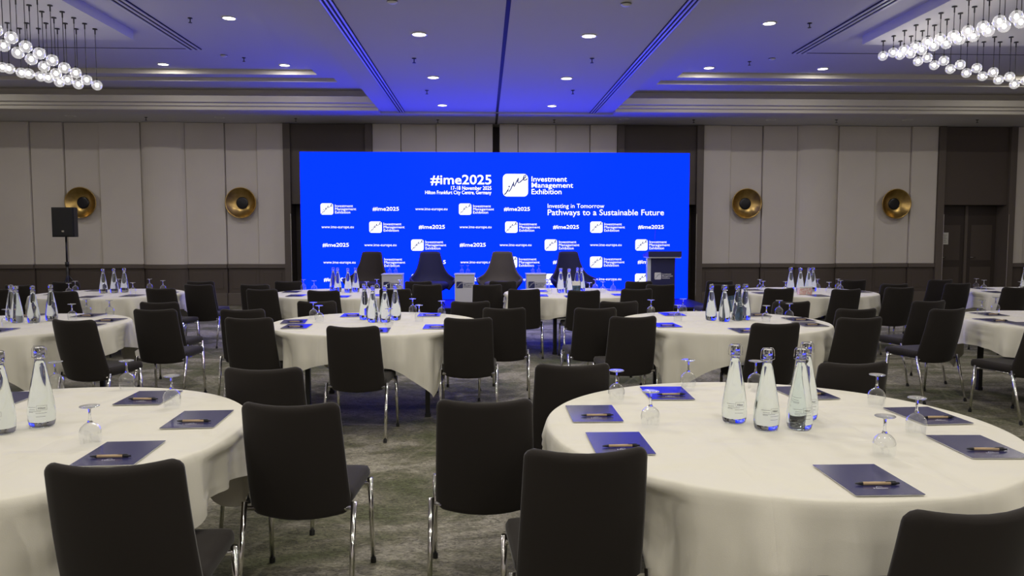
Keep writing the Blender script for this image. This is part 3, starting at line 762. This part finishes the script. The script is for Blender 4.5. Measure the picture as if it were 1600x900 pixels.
# ---- water bottles
def wrap_text(s, w_, h_, zc, ang, bold=.0):
    me, a, b = text_mesh(s, bold); sc_ = w_/(b[0]-a[0])
    for p in me.vertices:
        u = (p.co.x-a[0])*sc_-w_/2; z = zc+((p.co.y-a[1])/(b[1]-a[1])-.5)*h_
        r_ = bottle_r(z)+.0006; th = ang+u/r_; p.co = (r_*math.sin(th), -r_*math.cos(th), z)
    return me
BP = [(.040, .0), (.046, .004), (.0495, .018), (.0515, .045), (.051, .07), (.047, .105), (.040, .15), (.0325, .195), (.0255, .232), (.0205, .256), (.0175, .272)]
def bottle_r(z):
    for (r0, z0), (r1, z1) in zip(BP, BP[1:]):
        if z0 <= z <= z1: return r0+(r1-r0)*(z-z0)/(z1-z0)
    return BP[-1][0]
def patch(u0, u1, z0, z1, ang, n=8):
    v = []; f = []
    for i in range(n+1):
        u = u0+(u1-u0)*i/n
        for z in (z0, z1):
            r_ = bottle_r(z)+.0006; th = ang+u/r_; v.append((r_*math.sin(th), -r_*math.cos(th), z))
        if i: f.append((2*i-2, 2*i, 2*i+1, 2*i-1))
    return pydata('patch', v, f)
def make_bottle(label):
    t = empty('water_bottle')
    MB().lathe([(.0001, .004)]+BP[:]+[(.0001, .272)], 32).obj('body', 'water_glass', t, smooth=True)
    MB().lathe([(.0172, .2725), (.0165, .290), (.0195, .293), (.0195, .301), (.0150, .302), (.0135, .290), (.0145, .2728)], 24, close=True).obj('neck', 'neck_glass', t, smooth=True)
    MB().lathe([(.0001, .298), (.0130, .299), (.0145, .303), (.0190, .3035), (.0198, .306), (.0198, .324), (.0185, .3275), (.0001, .328)], 24).obj('stopper', 'neck_glass', t, smooth=True)
    MB().tube([(-.020, 0, .283), (-.028, 0, .286), (-.0285, 0, .300), (-.026, 0, .322), (-.020, 0, .331), (.020, 0, .331), (.026, 0, .322), (.0285, 0, .300), (.028, 0, .286), (.020, 0, .283)], .0015, 6).obj('wire_clasp', 'chrome', t, smooth=True)
    MB().lathe([(.0178, .279), (.0195, .281), (.0195, .285), (.0178, .287)], 20, close=True).obj('collar', 'chrome', t, smooth=True)
    if label:
        a = .25
        ms = [wrap_text('Hilton', .026, .008, .083, a+.15, .02)]
        for z in (.0745, .0925): ms.append(patch(-.019, .019, z, z+.0008, a+.15))
        for u in (-.019, .0182): ms.append(patch(u, u+.0008, .0745, .093, a+.15, 1))
        for k, (u0, u1, z) in enumerate(((-.055, -.02, .086), (-.05, .0, .07), (-.048, -.022, .077), (-.02, .02, .062), (-.05, -.03, .066), (-.02, .015, .048))): ms.append(patch(u0, u1, z, z+.0011, a+.1))
        mesh_obj('label_print', join(ms, 'label_print'), t, 'print_black')
    return t
KB1 = Kind(make_bottle(True)); KB2 = Kind(make_bottle(False))
BOT = {'B': ((1147, 659), (1197, 670), (1249, 669), (1258, 654)), 'A': ((66, 665), (3, 676)),
       'C': ((570, 499), (583, 503), (601.5, 503), (618, 499.5)), 'D': ((1111, 500), (1131.5, 502), (1152, 500.5), (1162.5, 499.5)), 'E': ((19, 501), (27, 504), (53, 504), (81, 501)),
       'G': ((162, 458), (179, 457.5), (195, 456.5)), 'H': ((521, 455), (528, 456), (544, 457), (556, 456)), 'I': ((876, 457), (889, 458), (902, 455), (908.5, 456)), 'J': ((1235, 455), (1250, 456), (1263, 456), (1269.5, 455)), 'K': ((1600, 454),)}
def on_table(k, pts):
    """table spots sorted left to right, kept on the top"""
    tx, ty, _ = TAB[k]; out = []
    for p in pts:
        X, Y = spot(p[0], p[1], ZT); d = math.hypot(X-tx, Y-ty)
        if d > .85: X, Y = tx+(X-tx)*.85/d, ty+(Y-ty)*.85/d
        out.append((X, Y)+tuple(p[2:]))
    out.sort(key=lambda q: seen_x(q[0], q[1], ZT)); return out
def keep_apart(lst, dmin, done):
    res = []
    for q in lst:
        X, Y = q[0], q[1]
        for _ in range(12):
            for (a, c, rad) in done:
                d = math.hypot(X-a, Y-c); need = rad+dmin
                if d < need:
                    if d < 1e-4: X += .01; d = .01
                    X, Y = a+(X-a)*need/d, c+(Y-c)*need/d
        res.append((X, Y)+tuple(q[2:])); done.append((X, Y, dmin))
    return res
DONE = {k: [] for k in TAB}
for k, pts in BOT.items():
    lst = keep_apart(on_table(k, pts), .054, DONE[k])
    for i, q in enumerate(lst):
        near = k in 'AB'
        o = (KB1 if near else KB2).new((q[0], q[1], ZT), R(random.uniform(-14, 14)) if near else R(random.uniform(0, 360)))
        lab = 'clear swing-top water bottle on '+TAB[k][2]+(', '+ORD[i]+' of its bottles' if len(lst) > 1 else '')
        tag(o, lab, 'bottle', 'swing-top water bottles')
# ---- upturned stem glasses
def make_glass():
    t = empty('stem_glass')
    outer = [(.0345, .0), (.0375, .018), (.0395, .038), (.0385, .054), (.033, .068), (.022, .079), (.010, .086)]
    MB().lathe(outer+[(.007, .088), (.0001, .089)], 24).obj('bowl', 'glass_clear', t, smooth=True)
    MB().lathe([(.0001, .0855), (.010, .086), (.0055, .098), (.0042, .115), (.0048, .135), (.009, .141), (.0001, .1415)], 14).obj('stem', 'neck_glass', t, smooth=True)
    MB().lathe([(.0001, .141), (.010, .1412), (.034, .1455), (.0355, .1475), (.034, .149), (.0001, .148)], 24).obj('foot', 'glass_foot', t, smooth=True)
    return t
mat('glass_foot', (.9, .92, .94), .05, spec=.6, Transmission_Weight=.75, IOR=1.45)
KG = Kind(make_glass())
GL = {'B': ((963, 627), (1016, 667), (1075, 607), (1180, 609), (1369, 635), (1431, 679), (1381, 714)), 'A': ((91, 608), (205, 606), (269, 637), (142, 695)),
      'C': ((490, 497), (499, 503), (645, 490), (655, 502), (690, 494), (608, 509)), 'D': ((1017, 492), (1059, 502), (1067, 490), (1197, 503), (1217, 493), (1233, 499)),
      'E': ((113, 500), (141, 490), (175, 492.5), (11, 510)), 'F': ((1533, 493), (1555, 487)),
      'G': ((108, 460), (118, 456), (186, 452), (208, 459), (234, 452), (255, 455)), 'H': ((474, 453), (491, 455), (573, 457), (589, 452.5), (625, 454)), 'I': ((855, 453), (858, 459), (921, 459), (930, 453), (942, 457), (958, 455)),
      'J': ((1187, 453), (1192, 456), (1227, 457), (1277, 452), (1295, 458), (1309, 452), (1313, 455)), 'K': ((1525, 451), (1537, 454), (1594, 457))}
for k, pts in GL.items():
    lst = keep_apart(on_table(k, pts), .043, DONE[k])
    lst.sort(key=lambda q: seen_x(q[0], q[1], ZT))
    for i, q in enumerate(lst):
        tag(KG.new((q[0], q[1], ZT)), 'upturned stemmed glass on '+TAB[k][2]+', '+ORD[i]+' of its glasses', 'glass', 'upturned stemmed glasses')
# ---- folders with pens
def make_pad():
    t = empty('notepad')
    MB().box(-.106, .106, -.152, .152, 0, .003).obj('pages', 'pad_pages', t)
    c = MB().box(-.107, .107, -.1535, .1535, .003, .0042).obj('cover', 'pad_cover', t)
    mk = fit_text('Hilton', -.022, .022, 0, .008, 0, .01)
    for v in mk.vertices: v.co = (v.co.x, -.098+v.co.z, .0046)
    ar = pydata('arch', [(-.010*math.cos(R(a))*s, -.086+.008*math.sin(R(a))*s, .0046) for a in range(0, 181, 20) for s in (1, .8)], [(2*i, 2*i+1, 2*i+3, 2*i+2) for i in range(9)])
    mesh_obj('emblem_print', join([mk, ar], 'emblem_print'), c, 'print_white')
    return t
KP = Kind(make_pad())
for o in kids(KP.p): kids(o)
def make_pen():
    t = empty('ballpoint_pen'); r = .0056
    MB().tube([(-.046, 0, r), (.042, 0, r)], .0053, 10).obj('barrel', 'pen_kraft', t, smooth=True)
    MB().tube([(-.070, 0, r), (-.067, 0, r), (-.056, 0, r), (-.046, 0, r)], [.0012, .002, .0045, .0056], 10).obj('tip', 'pen_black', t, smooth=True)
    MB().tube([(.042, 0, r), (.060, 0, r), (.062, 0, r), (.070, 0, r)], [.0056, .0056, .003, .003], 10).obj('button_end', 'pen_black', t, smooth=True)
    MB().box(.026, .058, -.002, .002, .0105, .0125).obj('clip', 'pen_black', t)
    return t
KN = Kind(make_pen())
PAD = {'B': ((1358, 751, 0), (1540, 698, -2), (1455, 648, 3), (1256, 613, 4), (1041, 613.5, -2), (915, 644.5, 0), (966, 691.5, 0)), 'A': ((310, 654, 3), (233, 620.5, 2), (187, 707, 3), (8, 622, 2)),
       'C': ((457, 502, 8), (464, 509.5, 2), (552, 492, 2), (671, 491.5, 0), (682, 510, 0), (588, 515.5, 2)), 'D': ((1050, 490.5, 0), (1040, 507.5, 2), (1166, 516, 0), (1180, 491.5, 3), (1259, 498.5, 0), (1280, 507, 0)),
       'E': ((148, 491.5, 0), (182, 499.5, 0), (146, 509, 0), (50, 491.5, 0), (-6, 516, 0)), 'F': ((1545, 490.5, 0), (1527, 500.5, 0), (1583, 508, 0)),
       'G': ((139, 463.5, 0), (152, 453.5, 0), (207, 461.5, 0), (268, 457, 0), (90, 459, 0)), 'H': ((452, 455.5, 0), (463, 461.5, 0), (533, 463, 0), (603, 461.5, 0), (620, 455, 0)), 'I': ((843, 454.5, 0), (842, 461.5, 0), (960, 453, 0), (975, 460.5, 0), (896, 463, 0)),
       'J': ((1175, 452.5, 0), (1182, 458, 0), (1278, 461.5, 0), (1346, 455.5, 0)), 'K': ((1533, 450.5, 0), (1538, 456.5, 0), (1588, 459.5, 0))}
for k, pts in PAD.items():
    tx, ty, _ = TAB[k]
    lst = []
    for px, py, a in pts:
        X, Y = spot(px, py, ZT+.004); d = math.hypot(X-tx, Y-ty)
        if d > .74: X, Y = tx+(X-tx)*.74/d, ty+(Y-ty)*.74/d
        lst.append((X, Y, a))
    lst.sort(key=lambda q: seen_x(q[0], q[1], ZT))
    for i, (X, Y, a) in enumerate(lst):
        tag(KP.new((X, Y, ZT), R(a)), 'dark blue notepad on '+TAB[k][2]+', '+ORD[i]+' of its notepads', 'notepad', 'dark blue notepads')
        if k in 'ABCDEF':
            b_ = R(a+random.uniform(-4, 4)); dx, dy = random.uniform(-.005, .015), -.066
            o = KN.new((X+dx*math.cos(R(a))-dy*math.sin(R(a)), Y+dx*math.sin(R(a))+dy*math.cos(R(a)), ZT+.0047), b_)
            tag(o, 'kraft and black pen on the '+ORD[i]+' notepad of '+TAB[k][2], 'pen', 'kraft ballpoint pens')
# ---- cards and a small box
def tent_card(name, px, py, rz, label):
    X, Y = spot(px, py, ZT); t = tag(empty(name, (X, Y, ZT), R(rz)), label, 'tent card')
    for s in (-1, 1):
        mb = MB().prism([(s*.055, 0), (s*.055+.003, 0), (.003, .215), (0, .215)], -.075, .075)
        p = mb.obj('face', 'card_dark', t)
    for j, q in enumerate(range(6)):
        z = .10+.014*q; y = -.055*(1-z/.215)-.0025
        MB().box(-.06, .015+.012*(q % 3), y-.001, y+.0015, z, z+.004).obj('print_line', 'print_white', t)
    return t
tent_card('tent_card', 1143, 497.5, 48, 'dark printed tent card among bottles on the centre-right table')
t = tag(empty('card_holder', (*spot(899, 457, ZT), ZT), R(4)), 'small dark photo card with white tab on the third back table', 'card holder')
MB().box(-.075, .075, -.003, .003, .0, .15).obj('photo_card', 'card_dark', t)
mb = MB().box(-.065, .065, -.006, -.0035, .095, .155); mb.obj('white_tab', 'paper', t, bevel=.001)
MB().box(-.075, .075, -.03, .03, .0, .006).obj('foot', 'acrylic', t)
t = tag(empty('sweets_box', (*spot(1257, 460, ZT), ZT), R(3)), 'small white and pink patterned box on the fourth back table', 'box')
MB().box(-.085, .085, -.04, .04, 0, .10).obj('body', 'pink_print', t, bevel=.004)
MB().box(-.087, .087, -.042, .042, .085, .102).obj('lid', 'paper', t, bevel=.003)
# ---- glasses on the stage pedestals
for x, lab in ((-1.68, 'left'), (-.36, 'middle'), (.95, 'right')):
    for s, w_ in ((-.055, 'left'), (.055, 'right')):
        tag(KG.new((x+s, 14.15, SZ+.6205)), '%s stemmed glass on the %s white pedestal of the stage' % (w_, lab), 'glass', 'glasses on the stage pedestals')
